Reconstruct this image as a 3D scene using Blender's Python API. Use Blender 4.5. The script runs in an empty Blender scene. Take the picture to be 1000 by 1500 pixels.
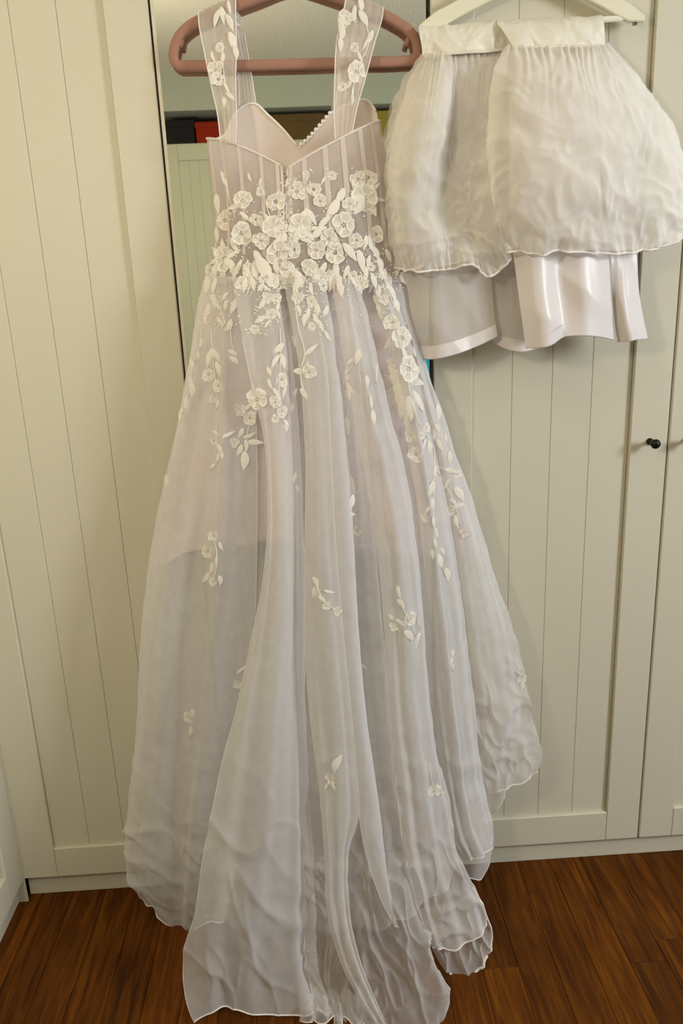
import bpy, bmesh, math, random
import numpy as np
from mathutils import Vector, Matrix, noise
from mathutils.bvhtree import BVHTree

random.seed(7)
S = bpy.context.scene
C = S.collection
PI = math.pi

# ------------------------------------------------------------------ camera
CAM = np.array([0.24895, -1.58580, 1.39454])
FPX = 1136.375
YAW, PITCH, ROLL = 0.033901, 0.279800, -0.043040
_cy, _sy, _cp, _sp = math.cos(YAW), math.sin(YAW), math.cos(PITCH), math.sin(PITCH)
FWD = np.array([_sy * _cp, _cy * _cp, -_sp])
_r = np.array([_cy, -_sy, 0.0])
_u = np.cross(_r, FWD)
RGT = _r * math.cos(ROLL) + _u * math.sin(ROLL)
UPV = -_r * math.sin(ROLL) + _u * math.cos(ROLL)
cd = bpy.data.cameras.new('camera')
cam = bpy.data.objects.new('camera', cd)
C.objects.link(cam)
M = Matrix.Identity(4)
for i in range(3):
    M[i][0], M[i][1], M[i][2], M[i][3] = RGT[i], UPV[i], -FWD[i], CAM[i]
cam.matrix_world = M
cd.sensor_fit = 'VERTICAL'
cd.sensor_height = 36.0
cd.lens = FPX / 1500 * 36.0
cd.clip_start = 0.02
S.camera = cam

# ------------------------------------------------------------------ light
S.view_settings.view_transform = 'Standard'
S.view_settings.look = 'None'
S.view_settings.gamma = 1.0
S.view_settings.use_curve_mapping = False
S.view_settings.exposure = 0.15
try:
    S.cycles.transparent_max_bounces = 32
    S.cycles.max_bounces = 10
    S.cycles.diffuse_bounces = 5
except Exception:
    pass


def srgb(r, g, b):
    f = lambda c: (c / 255 / 12.92) if c <= 10.3 else ((c / 255 + .055) / 1.055) ** 2.4
    return (f(r), f(g), f(b), 1.0)


W = bpy.data.worlds.new('world')
S.world = W
W.use_nodes = True
bg = W.node_tree.nodes['Background']
bg.inputs[0].default_value = srgb(214, 224, 232)
bg.inputs[1].default_value = 1.0


def area(name, loc, target, sx, sy, power, col):
    l = bpy.data.lights.new(name, 'AREA')
    l.shape = 'RECTANGLE'
    l.size, l.size_y = sx, sy
    l.energy = power
    l.color = col[:3]
    o = bpy.data.objects.new(name, l)
    C.objects.link(o)
    o.location = loc
    o.rotation_euler = (Vector(target) - Vector(loc)).to_track_quat('-Z', 'Y').to_euler()
    return o


# daylight coming in through the window in the right-hand wall of the room
area('window_daylight', (3.02, -1.75, 1.86), (0.4, -0.3, 1.1), 0.65, 0.75, 49, (0.93, 0.98, 1.0))
# the ceiling lamp of the room
area('ceiling_lamp_light', (-0.22, -1.22, 2.44), (-0.22, -1.05, 0.0), 0.42, 0.42, 3, (1.0, 0.87, 0.60))
# the bulb of the floor lamp that stands beside the photographer, left of the camera
_pl = bpy.data.lights.new('floor_lamp_light', 'POINT')
_pl.energy, _pl.color, _pl.shadow_soft_size = 23.5, (1.0, .88, .64), .09
_po = bpy.data.objects.new('floor_lamp_light', _pl)
C.objects.link(_po)
_po.location = (-.42, -1.42, 1.76)


# ------------------------------------------------------------------ helpers
def ray(px, py):
    return FWD * FPX + RGT * (px - 500) - UPV * (py - 750)


def at(px, py, d):
    """the point d metres in front of the wardrobe doors seen at a pixel of the photograph"""
    r = ray(px, py)
    return CAM + r * ((-d - CAM[1]) / r[1])


def link(name, me, mat=None, parent=None, smooth=False):
    o = bpy.data.objects.new(name, me)
    C.objects.link(o)
    if mat is not None and len(me.materials) == 0:
        me.materials.append(mat)
    if parent is not None:
        o.parent = parent
    if smooth and len(me.polygons):
        me.polygons.foreach_set('use_smooth', [True] * len(me.polygons))
    return o


def fix(o, parent):
    """parent a mesh whose vertices are world coordinates"""
    o.parent = parent
    if parent is not None and parent.type == 'EMPTY':
        o.matrix_parent_inverse = Matrix.Translation(-Vector(parent.location))
    return o


def tag(o, label=None, cat=None, group=None, kind=None):
    if label: o['label'] = label
    if cat: o['category'] = cat
    if group: o['group'] = group
    if kind: o['kind'] = kind
    return o


def empty(name, loc, rz=0.0):
    o = bpy.data.objects.new(name, None)
    C.objects.link(o)
    o.location = loc
    o.rotation_euler = (0, 0, rz)
    o.empty_display_size = .05
    return o


def bm_box(bm, x0, x1, y0, y1, z0, z1, bev=0.0):
    r = bmesh.ops.create_cube(bm, size=1.0)
    vs = r['verts']
    for v in vs:
        v.co = Vector(((x0 + x1) / 2 + v.co.x * (x1 - x0), (y0 + y1) / 2 + v.co.y * (y1 - y0), (z0 + z1) / 2 + v.co.z * (z1 - z0)))
    if bev > 0:
        es = list({e for v in vs for e in v.link_edges})
        bmesh.ops.bevel(bm, geom=es, offset=bev, segments=1, affect='EDGES', profile=.5)


def box(name, x0, x1, y0, y1, z0, z1, mat, parent=None, bev=0.0):
    bm = bmesh.new()
    bm_box(bm, x0, x1, y0, y1, z0, z1, bev)
    me = bpy.data.meshes.new(name)
    bm.to_mesh(me)
    bm.free()
    return link(name, me, mat, parent)


def tube_data(path, rad, sides=6, closed=False, sec=None):
    """sweep a round (or given) section along a path; returns verts, faces"""
    P = [Vector(p) for p in path]
    n = len(P)
    vs, fs = [], []
    t0 = (P[1] - P[0]).normalized()
    ref = Vector((0, -1, 0)) if abs(t0.y) < .9 else Vector((0, 0, 1))
    for i in range(n):
        a = P[(i - 1) % n] if (closed or i > 0) else P[0]
        b = P[(i + 1) % n] if (closed or i < n - 1) else P[-1]
        t = (b - a)
        t = t.normalized() if t.length > 1e-9 else t0
        s = t.cross(ref)
        s = s.normalized() if s.length > 1e-6 else Vector((1, 0, 0))
        q = s.cross(t).normalized()
        rr = rad[i] if hasattr(rad, '__len__') else rad
        if sec is None:
            for k in range(sides):
                a_ = 2 * PI * k / sides
                vs.append(P[i] + s * (rr * math.cos(a_)) + q * (rr * math.sin(a_)))
        else:
            for (cx, cy) in sec:
                vs.append(P[i] + s * cx + q * cy)
    m = sides if sec is None else len(sec)
    for i in range(n if closed else n - 1):
        j = (i + 1) % n
        for k in range(m):
            l = (k + 1) % m
            fs.append((i * m + k, i * m + l, j * m + l, j * m + k))
    if not closed:
        fs.append(tuple(range(m))[::-1])
        fs.append(tuple((n - 1) * m + k for k in range(m)))
    return vs, fs


def tube(name, path, rad, mat, parent=None, sides=6, closed=False, sec=None):
    vs, fs = tube_data(path, rad, sides, closed, sec)
    me = bpy.data.meshes.new(name)
    me.from_pydata([tuple(v) for v in vs], [], fs)
    o = link(name, me, mat, None, True)
    return fix(o, parent)


def herm(t, y, x):
    """non-uniform Catmull-Rom: knots t (K), values y (K,...), sample at x (N)"""
    t = np.asarray(t, float); y = np.asarray(y, float); x = np.asarray(x, float)
    K = len(t)
    if K == 2:
        w = ((x - t[0]) / (t[1] - t[0])).reshape((-1,) + (1,) * (y.ndim - 1))
        return y[0] * (1 - w) + y[1] * w
    h = np.diff(t)
    sl = np.diff(y, axis=0) / h.reshape((-1,) + (1,) * (y.ndim - 1))
    m = np.zeros_like(y)
    for k in range(1, K - 1):
        m[k] = (sl[k - 1] * h[k] + sl[k] * h[k - 1]) / (h[k] + h[k - 1])
    m[0] = 1.5 * sl[0] - .5 * m[1]
    m[-1] = 1.5 * sl[-1] - .5 * m[-2]
    i = np.clip(np.searchsorted(t, x, side='right') - 1, 0, K - 2)
    sh = (-1,) + (1,) * (y.ndim - 1)
    hh = h[i].reshape(sh)
    s = ((x - t[i]) / h[i]).reshape(sh)
    return (y[i] * (1 + 2 * s) * (1 - s) ** 2 + m[i] * hh * s * (1 - s) ** 2 +
            y[i + 1] * s * s * (3 - 2 * s) + m[i + 1] * hh * s * s * (s - 1))


def sheet(lines, nu, nv, pleat=None, rough=(0.0, 0.0), seed=0.0, fr=(26, 7), crumple=None, gather=None, frill=None, crease=None):
    """cloth through fold lines: every line runs from the top of the cloth to its hem"""
    rows = []
    for L in lines:
        pts = np.array([at(*p) for p in L])
        ch = np.concatenate([[0], np.cumsum(np.linalg.norm(np.diff(pts, axis=0), axis=1))])
        rows.append(herm(ch / ch[-1], pts, np.linspace(0, 1, nv)))
    rows = np.array(rows)
    wid = np.linalg.norm(np.diff(rows, axis=0), axis=2).mean(axis=1) + 1e-4
    t = np.concatenate([[0], np.cumsum(wid)])
    t /= t[-1]
    U = np.linspace(0, 1, nu)
    G = herm(t, rows, U)                       # nu, nv, 3
    du = np.gradient(G, axis=0)
    dv = np.gradient(G, axis=1)
    N = np.cross(du, dv)
    N /= np.linalg.norm(N, axis=2, keepdims=True) + 1e-9
    N[N[..., 1] > 0] *= -1
    V = np.linspace(0, 1, nv)
    D = np.zeros((nu, nv))
    for i in range(nu):
        for j in range(nv):
            p = G[i, j]
            a = 0.0
            if rough[0] or rough[1]:
                am = rough[0] + (rough[1] - rough[0]) * V[j] ** 2
                q = Vector((p[0] * fr[0] + seed, seed * 1.7 + p[1] * 6, p[2] * fr[1]))
                a += am * noise.noise(q)
                q2 = Vector((p[0] * fr[0] * .45 - p[2] * 5, seed, p[2] * fr[1] * 2.2 + p[0] * 9))
                a += am * .8 * (1 - 2 * abs(noise.noise(q2)))
            if pleat:
                n_, a0, a1 = pleat
                ph = 2 * PI * n_ * U[i] + 2.2 * noise.noise(Vector((U[i] * 5, V[j] * 1.5, seed)))
                e = min(1.0, 6 * U[i], 6 * (1 - U[i]))
                a += (a0 + (a1 - a0) * V[j]) * math.sin(ph) * e
            if crumple:
                c0, c1, cf = crumple
                w_ = c0 + (c1 - c0) * V[j]
                q = Vector((p[0] * cf + seed, p[1] * cf * .5 + seed * .3, p[2] * cf * .8))
                q = q + .55 * noise.noise_vector(q * .7)
                a += w_ * (1 - 2.6 * abs(noise.noise(q))) + w_ * .5 * (1 - 2.6 * abs(noise.noise(q * 2.3 + Vector((3, 5, 1)))))
            if gather:
                gn, ga, gl = gather
                a += ga * math.exp(-V[j] / gl) * math.sin(2 * PI * gn * U[i] + 9 * noise.noise(Vector((U[i] * gn * .5, V[j] * 2, seed))))
            if crease:
                ca, cf, cv = crease
                if V[j] > cv:
                    w_ = min(1.0, (V[j] - cv) / .12)
                    q = Vector((p[0] * cf + seed, seed, p[2] * cf * .75 + p[0] * cf * .5))
                    q = q + .5 * noise.noise_vector(q * .8)
                    a += ca * w_ * ((1 - min(1, abs(noise.noise(q)) * 1.6)) ** 7 + .7 * (1 - min(1, abs(noise.noise(q * 1.7 + Vector((7, 2, 5)))) * 1.6)) ** 7)
            if frill:
                fn, fa, fl_ = frill
                a += fa * math.exp(-(1 - V[j]) / fl_) * (math.sin(2 * PI * fn * U[i] + 7 * noise.noise(Vector((U[i] * fn * .35, 1.0, seed)))) + .5 * math.sin(2 * PI * fn * 2.3 * U[i] + seed))
            D[i, j] = a
    return G + N * D[..., None]


def grid_mesh(name, G):
    nu, nv = G.shape[:2]
    me = bpy.data.meshes.new(name)
    vs = G.reshape(-1, 3)
    idx = np.arange(nu * nv).reshape(nu, nv)
    f = np.stack([idx[:-1, :-1], idx[:-1, 1:], idx[1:, 1:], idx[1:, :-1]], axis=-1).reshape(-1, 4)
    me.from_pydata(vs.tolist(), [], f.tolist())
    return me


BVH_PARTS = []          # (object, verts, faces) that lace can be sewn to


def cloth(name, lines, mat, parent, nu=60, nv=120, sew=True, hem=None, **kw):
    G = sheet(lines, nu, nv, **kw)
    o = link(name, grid_mesh(name, G), mat, None, True)
    fix(o, parent)
    if sew:
        BVH_PARTS.append((o, G))
    if hem:
        r, m = hem
        tube('hem_edging', [tuple(p) for p in G[:, -1][::2]], r, m, o, 5)
    return o, G


# ------------------------------------------------------------------ materials
def mat(name, col, rough=.6, spec=.3, metal=0.0, nz=None, bump=None, sheen=0.0):
    m = bpy.data.materials.new(name)
    m.use_nodes = True
    nt = m.node_tree
    b = nt.nodes['Principled BSDF']
    b.inputs['Base Color'].default_value = col
    b.inputs['Roughness'].default_value = rough
    b.inputs['Metallic'].default_value = metal
    b.inputs['Specular IOR Level'].default_value = spec
    if sheen:
        b.inputs['Sheen Weight'].default_value = sheen
    tc = nt.nodes.new('ShaderNodeTexCoord')
    if nz:
        sc, amt = nz
        n = nt.nodes.new('ShaderNodeTexNoise')
        n.inputs['Scale'].default_value = sc
        n.inputs['Detail'].default_value = 4
        nt.links.new(tc.outputs['Object'], n.inputs['Vector'])
        mx = nt.nodes.new('ShaderNodeMixRGB')
        mx.blend_type = 'MULTIPLY'
        mx.inputs[1].default_value = col
        mr = nt.nodes.new('ShaderNodeMapRange')
        mr.inputs[3].default_value = 1 - amt
        mr.inputs[4].default_value = 1 + amt * .3
        nt.links.new(n.outputs[0], mr.inputs[0])
        nt.links.new(mr.outputs[0], mx.inputs[2])
        mx.inputs[0].default_value = 1.0
        nt.links.new(mx.outputs[0], b.inputs['Base Color'])
    if bump:
        sc, st = bump
        n = nt.nodes.new('ShaderNodeTexNoise')
        n.inputs['Scale'].default_value = sc
        n.inputs['Detail'].default_value = 3
        nt.links.new(tc.outputs['Object'], n.inputs['Vector'])
        bp = nt.nodes.new('ShaderNodeBump')
        bp.inputs['Strength'].default_value = st
        bp.inputs['Distance'].default_value = .004
        nt.links.new(n.outputs[0], bp.inputs['Height'])
        nt.links.new(bp.outputs[0], b.inputs['Normal'])
    return m


def sheer(name, col, a0, a1, transl=.35, nz=45, var=.07):
    """net fabric: see-through when seen square on, denser where many threads line up"""
    m = bpy.data.materials.new(name)
    m.use_nodes = True
    nt = m.node_tree
    nt.nodes.clear()
    N = nt.nodes.new
    out = N('ShaderNodeOutputMaterial')
    tr = N('ShaderNodeBsdfTransparent')
    df = N('ShaderNodeBsdfDiffuse')
    tl = N('ShaderNodeBsdfTranslucent')
    df.inputs[0].default_value = col
    tl.inputs[0].default_value = col
    mx = N('ShaderNodeMixShader')
    mx.inputs[0].default_value = transl
    nt.links.new(df.outputs[0], mx.inputs[1])
    nt.links.new(tl.outputs[0], mx.inputs[2])
    lw = N('ShaderNodeLayerWeight')
    lw.inputs[0].default_value = .45
    mr = N('ShaderNodeMapRange')
    mr.inputs[3].default_value = a0
    mr.inputs[4].default_value = a1
    nt.links.new(lw.outputs['Facing'], mr.inputs[0])
    tc = N('ShaderNodeTexCoord')
    mp = N('ShaderNodeMapping')
    mp.inputs['Scale'].default_value = (1.6, 1, 1)
    nt.links.new(tc.outputs['Object'], mp.inputs[0])
    no = N('ShaderNodeTexNoise')
    no.inputs['Scale'].default_value = nz
    no.inputs['Detail'].default_value = 5
    nt.links.new(mp.outputs[0], no.inputs['Vector'])
    mr2 = N('ShaderNodeMapRange')
    mr2.inputs[3].default_value = -var
    mr2.inputs[4].default_value = var
    nt.links.new(no.outputs[0], mr2.inputs[0])
    ad = N('ShaderNodeMath')
    ad.operation = 'ADD'
    ad.use_clamp = True
    nt.links.new(mr.outputs[0], ad.inputs[0])
    nt.links.new(mr2.outputs[0], ad.inputs[1])
    mx2 = N('ShaderNodeMixShader')
    nt.links.new(ad.outputs[0], mx2.inputs[0])
    nt.links.new(tr.outputs[0], mx2.inputs[1])
    nt.links.new(mx.outputs[0], mx2.inputs[2])
    nt.links.new(mx2.outputs[0], out.inputs[0])
    return m


def wood_mat():
    m = bpy.data.materials.new('oak_floor_wood')
    m.use_nodes = True
    nt = m.node_tree
    N = nt.nodes.new
    b = nt.nodes['Principled BSDF']
    tc = N('ShaderNodeTexCoord')
    oi = N('ShaderNodeObjectInfo')
    cmb = N('ShaderNodeCombineXYZ')
    mul = N('ShaderNodeMath'); mul.operation = 'MULTIPLY'; mul.inputs[1].default_value = 37.0
    nt.links.new(oi.outputs['Random'], mul.inputs[0])
    nt.links.new(mul.outputs[0], cmb.inputs[0])
    nt.links.new(mul.outputs[0], cmb.inputs[1])
    add = N('ShaderNodeVectorMath'); add.operation = 'ADD'
    nt.links.new(tc.outputs['Object'], add.inputs[0])
    nt.links.new(cmb.outputs[0], add.inputs[1])
    mp = N('ShaderNodeMapping')
    mp.inputs['Scale'].default_value = (30, 2.2, 1)
    nt.links.new(add.outputs[0], mp.inputs[0])
    no = N('ShaderNodeTexNoise')
    no.inputs['Scale'].default_value = 2.2
    no.inputs['Detail'].default_value = 8
    no.inputs['Roughness'].default_value = .62
    no.inputs['Distortion'].default_value = .8
    nt.links.new(mp.outputs[0], no.inputs['Vector'])
    cr = N('ShaderNodeValToRGB')
    e = cr.color_ramp.elements
    e[0].position = .30; e[0].color = srgb(58, 27, 2)
    e[1].position = .72; e[1].color = srgb(122, 70, 10)
    k = cr.color_ramp.elements.new(.5); k.color = srgb(92, 49, 4)
    nt.links.new(no.outputs[0], cr.inputs[0])
    hsv = N('ShaderNodeHueSaturation')
    mr = N('ShaderNodeMapRange')
    mr.inputs[3].default_value = .74
    mr.inputs[4].default_value = 1.18
    nt.links.new(oi.outputs['Random'], mr.inputs[0])
    nt.links.new(mr.outputs[0], hsv.inputs['Value'])
    nt.links.new(cr.outputs[0], hsv.inputs['Color'])
    nt.links.new(hsv.outputs[0], b.inputs['Base Color'])
    b.inputs['Roughness'].default_value = .5
    b.inputs['Specular IOR Level'].default_value = .14
    bp = N('ShaderNodeBump')
    bp.inputs['Strength'].default_value = .12
    bp.inputs['Distance'].default_value = .002
    nt.links.new(no.outputs[0], bp.inputs['Height'])
    nt.links.new(bp.outputs[0], b.inputs['Normal'])
    return m


PAINT = mat('cream_white_lacquer', srgb(214, 208, 189), .45, .25, nz=(3, .03), bump=(60, .03))
PAINT_F = mat('dimmed_white_lacquer', srgb(196, 197, 174), .5, .2, nz=(3, .03))  # white lacquer with the dim far light put into its grey green tone
PAINT_IN = mat('cabinet_carcass', srgb(210, 204, 188), .6, .2)
WALL = mat('wall_paint', srgb(110, 105, 95), .85, .1, bump=(180, .15))
BULK = mat('soffit_plaster', srgb(186, 192, 176), .9, .1, nz=(2.5, .12), bump=(160, .5))  # greenish tint of the window light is put into this plaster colour
CEIL = mat('stippled_ceiling', srgb(240, 236, 224), .95, .05, nz=(70, .12), bump=(70, 1.0))
OAK = wood_mat()
SUBFLOOR = mat('floor_base', srgb(60, 34, 14), .8, .1)
IRON = mat('dark_bronze', srgb(38, 34, 32), .42, .5, metal=.7)
STEEL = mat('brushed_steel', srgb(170, 168, 162), .35, .5, metal=1.0)
MIRROR = mat('mirror_silver', (.93, .95, .91, 1), .015, .5, metal=1.0)
BLACK = mat('dark_edge', srgb(26, 24, 22), .6, .3)
PINK = mat('dusty_pink_velvet', srgb(168, 126, 110), .75, .2, sheen=.05, bump=(400, .1))
WHITEH = mat('white_painted_wood', srgb(236, 230, 208), .4, .35)
TULLE = sheer('sparkle_tulle', srgb(239, 236, 236), .47, .97, .22)
TULLE_B = sheer('under_tulle', srgb(235, 231, 231), .42, .92, .3)
TULLE_T = sheer('fine_train_tulle', srgb(240, 236, 235), .30, .94, .25)
NET = sheer('crinoline_net', srgb(250, 245, 238), .46, .97, .2, 14, .2)
NET_B = sheer('crinoline_net_inner', srgb(249, 244, 237), .36, .95, .22, 11, .2)
LINING = mat('lilac_satin_lining', srgb(236, 222, 218), .6, .2)
SATIN = mat('white_satin', srgb(232, 224, 224), .34, .35, sheen=.1)
SATIN_T = sheer('thin_satin', srgb(232, 225, 222), .72, .97, .2, 20, .05)
BAND = mat('waistband_satin', srgb(234, 228, 214), .4, .3)
CUP = mat('blush_cup_lining', srgb(228, 214, 206), .75, .15)
SHEERB = sheer('bodice_mesh', srgb(216, 206, 203), .58, .95, .25)
BONE = mat('boning_channel', srgb(232, 222, 216), .6, .2)
BONE_S = sheer('boning_ribbon', srgb(238, 228, 220), .80, .95, .2)
LACE = mat('embroidered_lace', srgb(251, 246, 238), 1.0, .1, nz=(16, .08), bump=(26, .4))
LACE_IN = sheer('lace_net_filling', srgb(246, 239, 230), .80, .97, .1, 20, .2)
EDGE = mat('rolled_tulle_edge', srgb(240, 234, 232), .6, .2)
ORGZ = sheer('strap_organza', srgb(234, 224, 216), .55, .95, .3)


# ------------------------------------------------------------------ setting
XL, XR, YB, YF, ZC = -1.12, 3.10, -3.45, 0.66, 2.50

fl = box('floor', XL, XR, YB, YF, -.06, -.012, SUBFLOOR)
tag(fl, kind='structure')
pw = .0785
lens = [.62, .78, .95, 1.1, .86]
plank_me = {}
k = 0
x = -1.10
row = 0
while x < 1.85:
    y = .04 + random.Random(row * 7 + 3).uniform(-.0, .55)
    while y > -1.75:
        L = lens[(row * 3 + k) % 5]
        if L not in plank_me:
            bm = bmesh.new()
            bm_box(bm, 0, pw - .0008, -L + .0009, 0, -.012, 0, .0009)
            me = bpy.data.meshes.new('plank')
            bm.to_mesh(me); bm.free()
            me.materials.append(OAK)
            plank_me[L] = me
        o = bpy.data.objects.new('plank', plank_me[L])
        C.objects.link(o)
        o.location = (x, y, random.uniform(-.0003, .0003))
        o.parent = fl
        y -= L
        k += 1
    x += pw
    row += 1

def slab(name, *a):
    return tag(box(name, *a), kind='structure')

slab('wall_back', XL, XR, YF, YF + .08, 0, ZC, WALL)
slab('wall_left', XL - .08, XL, YB, YF, 0, ZC, WALL)
slab('wall_front', XL, XR, YB - .08, YB, 0, ZC, WALL)
slab('ceiling', XL - .08, XR + .08, YB - .08, YF + .08, ZC, ZC + .06, CEIL)
# right wall with the window opening
wy0, wy1, wz0, wz1 = -2.45, -1.05, .95, 2.25
bm = bmesh.new()
bm_box(bm, XR, XR + .1, YB, wy0, 0, ZC)
bm_box(bm, XR, XR + .1, wy1, YF, 0, ZC)
bm_box(bm, XR, XR + .1, wy0, wy1, 0, wz0)
bm_box(bm, XR, XR + .1, wy0, wy1, wz1, ZC)
me = bpy.data.meshes.new('wall_right'); bm.to_mesh(me); bm.free()
tag(link('wall_right', me, WALL), kind='structure')
bm = bmesh.new()
for a in ((wy0, wy1, wz0, wz0 + .05), (wy0, wy1, wz1 - .05, wz1), (wy0, wy0 + .05, wz0, wz1), (wy1 - .05, wy1, wz0, wz1)):
    bm_box(bm, XR + .03, XR + .08, *a)
me = bpy.data.meshes.new('window_1'); bm.to_mesh(me); bm.free()
tag(link('window_1', me, WHITEH), kind='structure')
# lowered soffit over the cabinets on the far side of the room (seen in the mirror)
slab('trim_1', XL, XR, YB, -2.86, 2.31, ZC, BULK)


# ------------------------------------------------------------------ wardrobes
def panel_door(parent, x0, x1, z0, z1, knob=None, mirror=False, PAINT=PAINT):
    g = .0022
    x0 += g; x1 -= g
    s = .080
    if mirror:
        d = box('door', x0, x1, .004, .022, z0, z1, BLACK, parent, .001)
        box('mirror_pane', x0 + .006, x1 - .004, -.0005, .0045, z0 + .006, z1 - .006, MIRROR, d)
        bm = bmesh.new()
        bm_box(bm, x0, x0 + .006, -.001, .005, z0, z1)
        bm_box(bm, x0 + .006, x1, -.001, .005, z1 - .006, z1)
        bm_box(bm, x0 + .006, x1, -.001, .005, z0, z0 + .006)
        m = bpy.data.meshes.new('mirror_frame'); bm.to_mesh(m); bm.free()
        link('mirror_frame', m, PAINT, d)['label'] = 'thin white edge around the mirror'
        return d
    d = box('door', x0 + .01, x1 - .01, .0145, .020, z0 + .01, z1 - .01, PAINT, parent)
    for a, b in ((x0, x0 + s), (x1 - s, x1)):
        box('stile', a, b, 0, .020, z0, z1, PAINT, d, .0018)
    for a, b in ((z0, z0 + s), (z1 - s, z1)):
        box('rail', x0 + s + .0004, x1 - s - .0004, 0, .020, a, b, PAINT, d, .0018)
    n = 4
    w = (x1 - x0 - 2 * s - .001) / n
    for i in range(n):
        a = x0 + s + .0005 + i * w
        box('board', a, a + w - .0005, .0092, .0145, z0 + s, z1 - s, PAINT, d, .0011)
    if knob is not None:
        kx, kz = knob
        prof = [(.0075, 0), (.0075, .003), (.0045, .006), (.004, .018), (.0055, .022), (.0095, .025), (.0104, .029), (.009, .033), (.0045, .0355), (0.0005, .036)]
        vs, fs = [], []
        ns = 20
        for (r, h) in prof:
            for q in range(ns):
                a = 2 * PI * q / ns
                vs.append((kx + r * math.cos(a), -h, kz + r * math.sin(a)))
        for i in range(len(prof) - 1):
            for q in range(ns):
                fs.append((i * ns + q, i * ns + (q + 1) % ns, (i + 1) * ns + (q + 1) % ns, (i + 1) * ns + q))
        m = bpy.data.meshes.new('knob'); m.from_pydata(vs, [], fs)
        link('knob', m, IRON, d, True)['label'] = 'small round dark bronze knob'
    return d


def wardrobe(loc, rz, width, height, doors, label, group=None, dep=.58, PAINT=PAINT):
    t = empty('wardrobe', loc, rz)
    tag(t, label, 'wardrobe', group)
    bm = bmesh.new()
    bm_box(bm, 0, .018, .023, dep, .0, height)
    bm_box(bm, width - .018, width, .023, dep, .0, height)
    bm_box(bm, .018, width - .018, .023, dep, height - .018, height)
    bm_box(bm, .018, width - .018, .023, dep, .061, .079)
    bm_box(bm, .018, width - .018, dep - .01, dep, .079, height - .018)
    for i in range(1, len(doors)):
        cx = width * i / len(doors)
        bm_box(bm, cx - .016, cx + .016, .024, dep - .01, .079, height - .018)
    me = bpy.data.meshes.new('carcass'); bm.to_mesh(me); bm.free()
    link('carcass', me, PAINT_IN, t)
    box('plinth', .001, width - .001, .0195, .035, 0.0005, .0605, PAINT, t, .001)
    w = width / len(doors)
    for i, kd in enumerate(doors):
        panel_door(t, i * w, i * w + w, .0625, height - .004, kd if isinstance(kd, tuple) else None, kd == 'mirror', PAINT)
    return t


wardrobe((-.5, 0, 0), 0, 1.0, 2.36, [None, 'mirror'], 'white double wardrobe with a boarded door beside a mirror door behind the gown')
wardrobe((.5, 0, 0), 0, 1.0, 2.36, [(.5 - .04, 1.058), (.5 + .04, 1.058)], 'white double wardrobe with two knobbed boarded doors behind the petticoat')
_w = wardrobe((-.4985, -1.003, 0), PI / 2, 1.0, 2.36, [None, None], 'white boarded wardrobe standing at right angles in the left corner')
box('filler_strip', .9985, 1.0026, -.0022, .030, .001, 2.36, PAINT, _w)
wardrobe((1.05, -2.87, 0), PI, .75, 2.16, [None, None], 'white cupboard with dim light toned into its paint, across the room seen in the mirror under brown and yellow boxes', 'dimmed white cupboards seen in the mirror', .5, PAINT_F)
wardrobe((.29, -2.87, 0), PI, .75, 2.16, [None, None], 'white cupboard with dim light toned into its paint, across the room seen in the mirror under black and red boxes', 'dimmed white cupboards seen in the mirror', .5, PAINT_F)


# boxes in the gap between cupboards and soffit, seen in the mirror
def carton(name, x0, x1, z1, col, label, depth=.26, y0=-2.90):
    m = mat(name + '_card', col, .75, .15, nz=(20, .1))
    t = empty(name, ((x0 + x1) / 2, y0 - depth / 2, 2.16))
    tag(t, label, 'box')
    h = z1 - 2.16
    w = (x1 - x0) / 2
    box('body', -w, w, -depth / 2, depth / 2, 0.0005, h * .78, m, t, .003)
    box('lid', -w - .004, w + .004, -depth / 2 - .004, depth / 2 + .004, h * .70, h, m, t, .003)
    return t


carton('black_box', -.44, -.285, 2.275, srgb(30, 30, 32), 'black lidded box on the far cupboard at the left end')
carton('red_box', -.275, -.06, 2.262, srgb(140, 38, 12), 'red lidded box on the far cupboard beside the black box')
carton('brown_box', -.02, .40, 2.285, srgb(98, 78, 46), 'brown lidded box on the far cupboards seen between the gown cups')
carton('yellow_box', .46, .95, 2.285, srgb(152, 138, 58), 'olive yellow lidded box on the far cupboard beside the brown box')


# blue towel hanging on the far cupboard
t = empty('blue_towel', (.88, -2.86, .62))
tag(t, 'cyan blue towel hanging on the far cupboard, a sliver in the mirror', 'towel')
TOW = mat('blue_terry', srgb(70, 200, 240), .9, .1, sheen=.3, bump=(300, .4))
bm = bmesh.new()
nx, nz_ = 18, 14
vv = [[bm.verts.new((-.13 + .30 * i / (nx - 1), .012 + .006 * math.sin(i * 1.1 + j * .15), j * .55 / (nz_ - 1))) for j in range(nz_)] for i in range(nx)]
for i in range(nx - 1):
    for j in range(nz_ - 1):
        bm.faces.new((vv[i][j], vv[i + 1][j], vv[i + 1][j + 1], vv[i][j + 1]))
me = bpy.data.meshes.new('cloth'); bm.to_mesh(me); bm.free()
o = link('cloth', me, TOW, t, True)
sm = o.modifiers.new('thick', 'SOLIDIFY'); sm.thickness = .006
box('hanging_bar', -.16, .20, .002, .022, .545, .56, STEEL, t, .004)

# ceiling lamp
t = empty('ceiling_lamp', (-.22, -1.22, 2.50))
tag(t, 'round flush ceiling lamp above the room, out of view', 'lamp')
vs, fs = tube_data([(0, 0, -.001), (0, 0, -.03)], [.22, .24], 32)
me = bpy.data.meshes.new('base'); me.from_pydata([tuple(v) for v in vs], [], fs)
link('base', me, WHITEH, t)


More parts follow.
